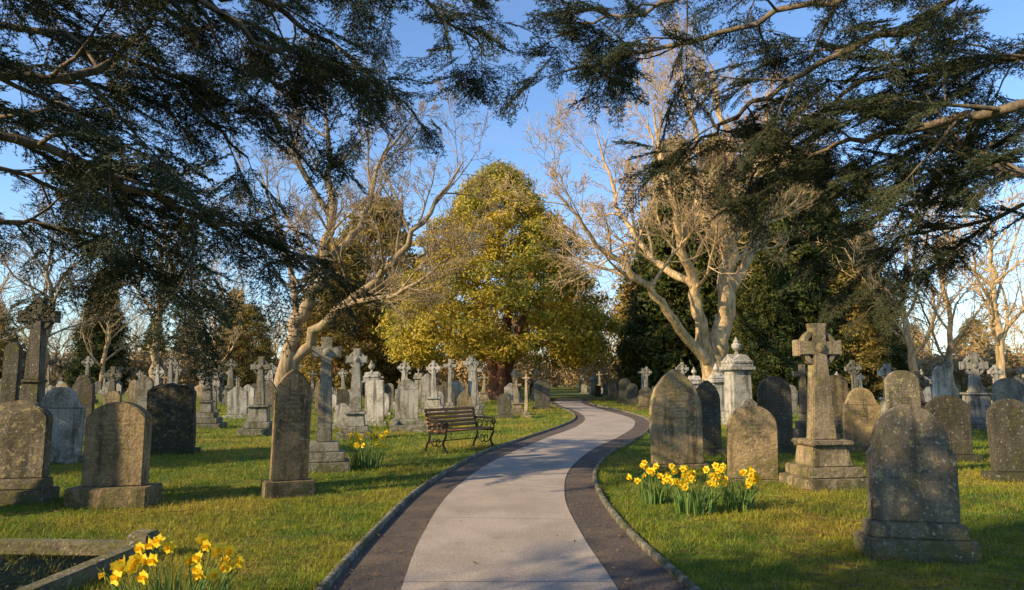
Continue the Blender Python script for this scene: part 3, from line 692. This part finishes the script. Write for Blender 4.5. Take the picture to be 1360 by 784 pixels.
def cedar(trunk,limbs,Ht,seed,upper=14,dens=1.0,name='cedar_tree'):
    e=empty(name,(0,0,0)); out={}
    def cb(pts,Ln,lvl):
        if lvl<1: return
        st=.62/dens
        k=int(Ln/st+U(0,1))
        for i in range(k):
            t=U(.15,1) ; f=min(t*(len(pts)-1),len(pts)-1-1e-3); j=int(f); pos=pts[j]*(1-f+j)+pts[j+1]*(f-j); tg=nrm(pts[j+1]-pts[j])
            sd=nrm(np.cross(tg,[0,0,1.]))*random.choice((-1,1)); X=nrm(tg+sd*U(0,1.0)+np.array([0,0,U(-.5,.05)]))
            Zv=nrm(np.array([U(-.5,.5),U(-.5,.5),1.])); Yv=nrm(np.cross(Zv,X)); Zv=np.cross(X,Yv); s=U(.5,1.05)
            o=bpy.data.objects.new('needle_spray',random.choice(BG)); COL.objects.link(o); o.parent=e
            M=Matrix(((X[0]*s,Yv[0]*s,Zv[0]*s,pos[0]),(X[1]*s,Yv[1]*s,Zv[1]*s,pos[1]),(X[2]*s,Yv[2]*s,Zv[2]*s,pos[2]),(0,0,0,1))); o.matrix_local=M; ncount[0]+=1
    P=dict(seg=[6,5,4],wob=[.08,.13,.16],trop=[-.01,-.04,-.03],rmin=.006,sides=[8,6,4],n=[9,3],lr=[.30,.45],ang=50,max=2,flat=.3,cb=cb,cap=7)
    tx,ty=trunk
    tp=[np.array([tx,ty,-.1]),np.array([tx+.1,ty,Ht*.3]),np.array([tx,ty+.2,Ht*.65]),np.array([tx+.1,ty,Ht])]
    pts=crom(tp,6); out[(len(pts),12)]=[(pts,np.linspace(.5,.08,len(pts)))]
    for pl,r,t0,nc in limbs:
        w=[at(*q) for q in pl]; z=w[0][2]; w=[np.array([tx,ty,z-.4])]+w; limb(out,w,r,.02,P,t0=t0,nc=nc)
    random.seed(seed)
    for i in range(upper):
        z=Ht*(.55+.4*i/upper); a=i*2.4; l=(Ht*.4)*(1.1-.6*i/upper); dx,dy=math.cos(a),math.sin(a)
        limb(out,[np.array([tx,ty,z]),np.array([tx+dx*l*.5,ty+dy*l*.5,z+.5]),np.array([tx+dx*l,ty+dy*l,z+.2])],.12,.02,P,nc=3)
    m=MB(); flush(m,out); m.obj('trunk_and_limbs',[M_CBARK],True,e)
cedar((-9.5,6.5),[
 ([(-250,60,7.5),(0,98,8),(130,92,8.5),(205,20,9.5)],.11,.3,10),
 ([(-200,130,7.5),(30,180,8),(180,250,9),(310,305,10),(420,350,11)],.08,.3,15),
 ([(-200,-150,8),(150,-40,9),(330,0,10),(440,60,11),(530,130,12)],.08,.35,15),
 ([(-100,-300,8.5),(250,-150,10),(480,-60,12),(580,10,13),(640,65,13.5)],.08,.45,12),
 ([(-250,280,8),(0,292,9),(100,310,9.5),(215,375,10)],.05,.5,6),
 ([(-200,0,9),(100,50,10),(230,120,11),(330,210,12)],.07,.3,13),
 ([(-200,200,9),(0,230,10),(120,270,11),(240,330,12)],.05,.35,9),
 ([(-200,-100,9),(100,-60,8),(300,20,8.5),(380,80,9)],.07,.35,12)],11,5,2,1.55)
cedar((12.5,8.5),[
 ([(1550,120,9.5),(1360,142,10),(1230,165,11),(1130,188,12),(1050,215,13)],.11,.4,9),
 ([(1600,0,9.5),(1300,-40,10),(1100,0,11),(930,50,12),(810,75,13),(750,95,13)],.08,.3,15),
 ([(1600,260,10),(1380,240,10.5),(1300,210,11),(1250,180,12),(1150,240,12.5)],.07,.35,12),
 ([(1600,-180,10),(1250,-120,11),(1000,-50,12),(850,15,13),(750,30,13.5)],.08,.4,12),
 ([(1550,220,12),(1350,280,13),(1230,310,14),(1150,335,14)],.06,.35,12),
 ([(1500,-100,10),(1200,30,11),(1040,110,12),(960,170,13),(900,215,14)],.08,.3,12),
 ([(1550,20,11),(1360,70,12),(1230,110,13),(1130,170,14)],.07,.3,10),
 ([(1500,60,11),(1300,80,12),(1150,110,13),(1050,190,14),(1020,260,15)],.07,.3,13)],13,9,4,1.75)
print('sprays',ncount[0])

# ------------------------------------------------------------------ light, sky, camera
AZ=math.radians(240); EL=math.radians(27)
sd=Vector((math.sin(AZ)*math.cos(EL),math.cos(AZ)*math.cos(EL),math.sin(EL)))
sl=bpy.data.lights.new('sun','SUN'); sl.energy=8.0; sl.angle=math.radians(.5); sl.color=(1,.77,.45)
so=bpy.data.objects.new('sun',sl); COL.objects.link(so); so.rotation_euler=sd.to_track_quat('Z','Y').to_euler()
w=bpy.data.worlds.new('World'); scene.world=w; w.use_nodes=True; nt=w.node_tree
bg=nt.nodes['Background']; sk=N(nt,'ShaderNodeTexSky',sky_type='NISHITA'); sk.sun_disc=False; sk.sun_elevation=EL; sk.sun_rotation=AZ
sk.air_density=1.1; sk.dust_density=.5; sk.ozone_density=1.8
tc=coords(nt,'Generated'); mp=N(nt,'ShaderNodeMapping'); mp.inputs['Scale'].default_value=(1.2,1.2,4.5); mp.inputs['Rotation'].default_value=(.2,.3,.5); L(nt,tc,mp.inputs['Vector'])
cl=noise(nt,mp.outputs[0],1.6,7,.6)
cf=mathn(nt,'MULTIPLY',ss(nt,cl,.5,.85),.3)
base=mix(nt,1.0,sk.outputs[0],(1.15,1.38,1.68),'MULTIPLY')
sky=mix(nt,cf,base,(6.4,6.2,6.0))
L(nt,sky,bg.inputs['Color']); bg.inputs['Strength'].default_value=.15
cam=bpy.data.cameras.new('camera'); cam.lens=24; cam.sensor_width=36; cam.clip_end=2000; cam.clip_start=.05
co=bpy.data.objects.new('camera',cam); COL.objects.link(co); co.location=(0,0,H); co.rotation_euler=(math.radians(90)+TH,0,0); scene.camera=co
scene.view_settings.view_transform='Standard'; scene.view_settings.look='None'; scene.view_settings.exposure=0
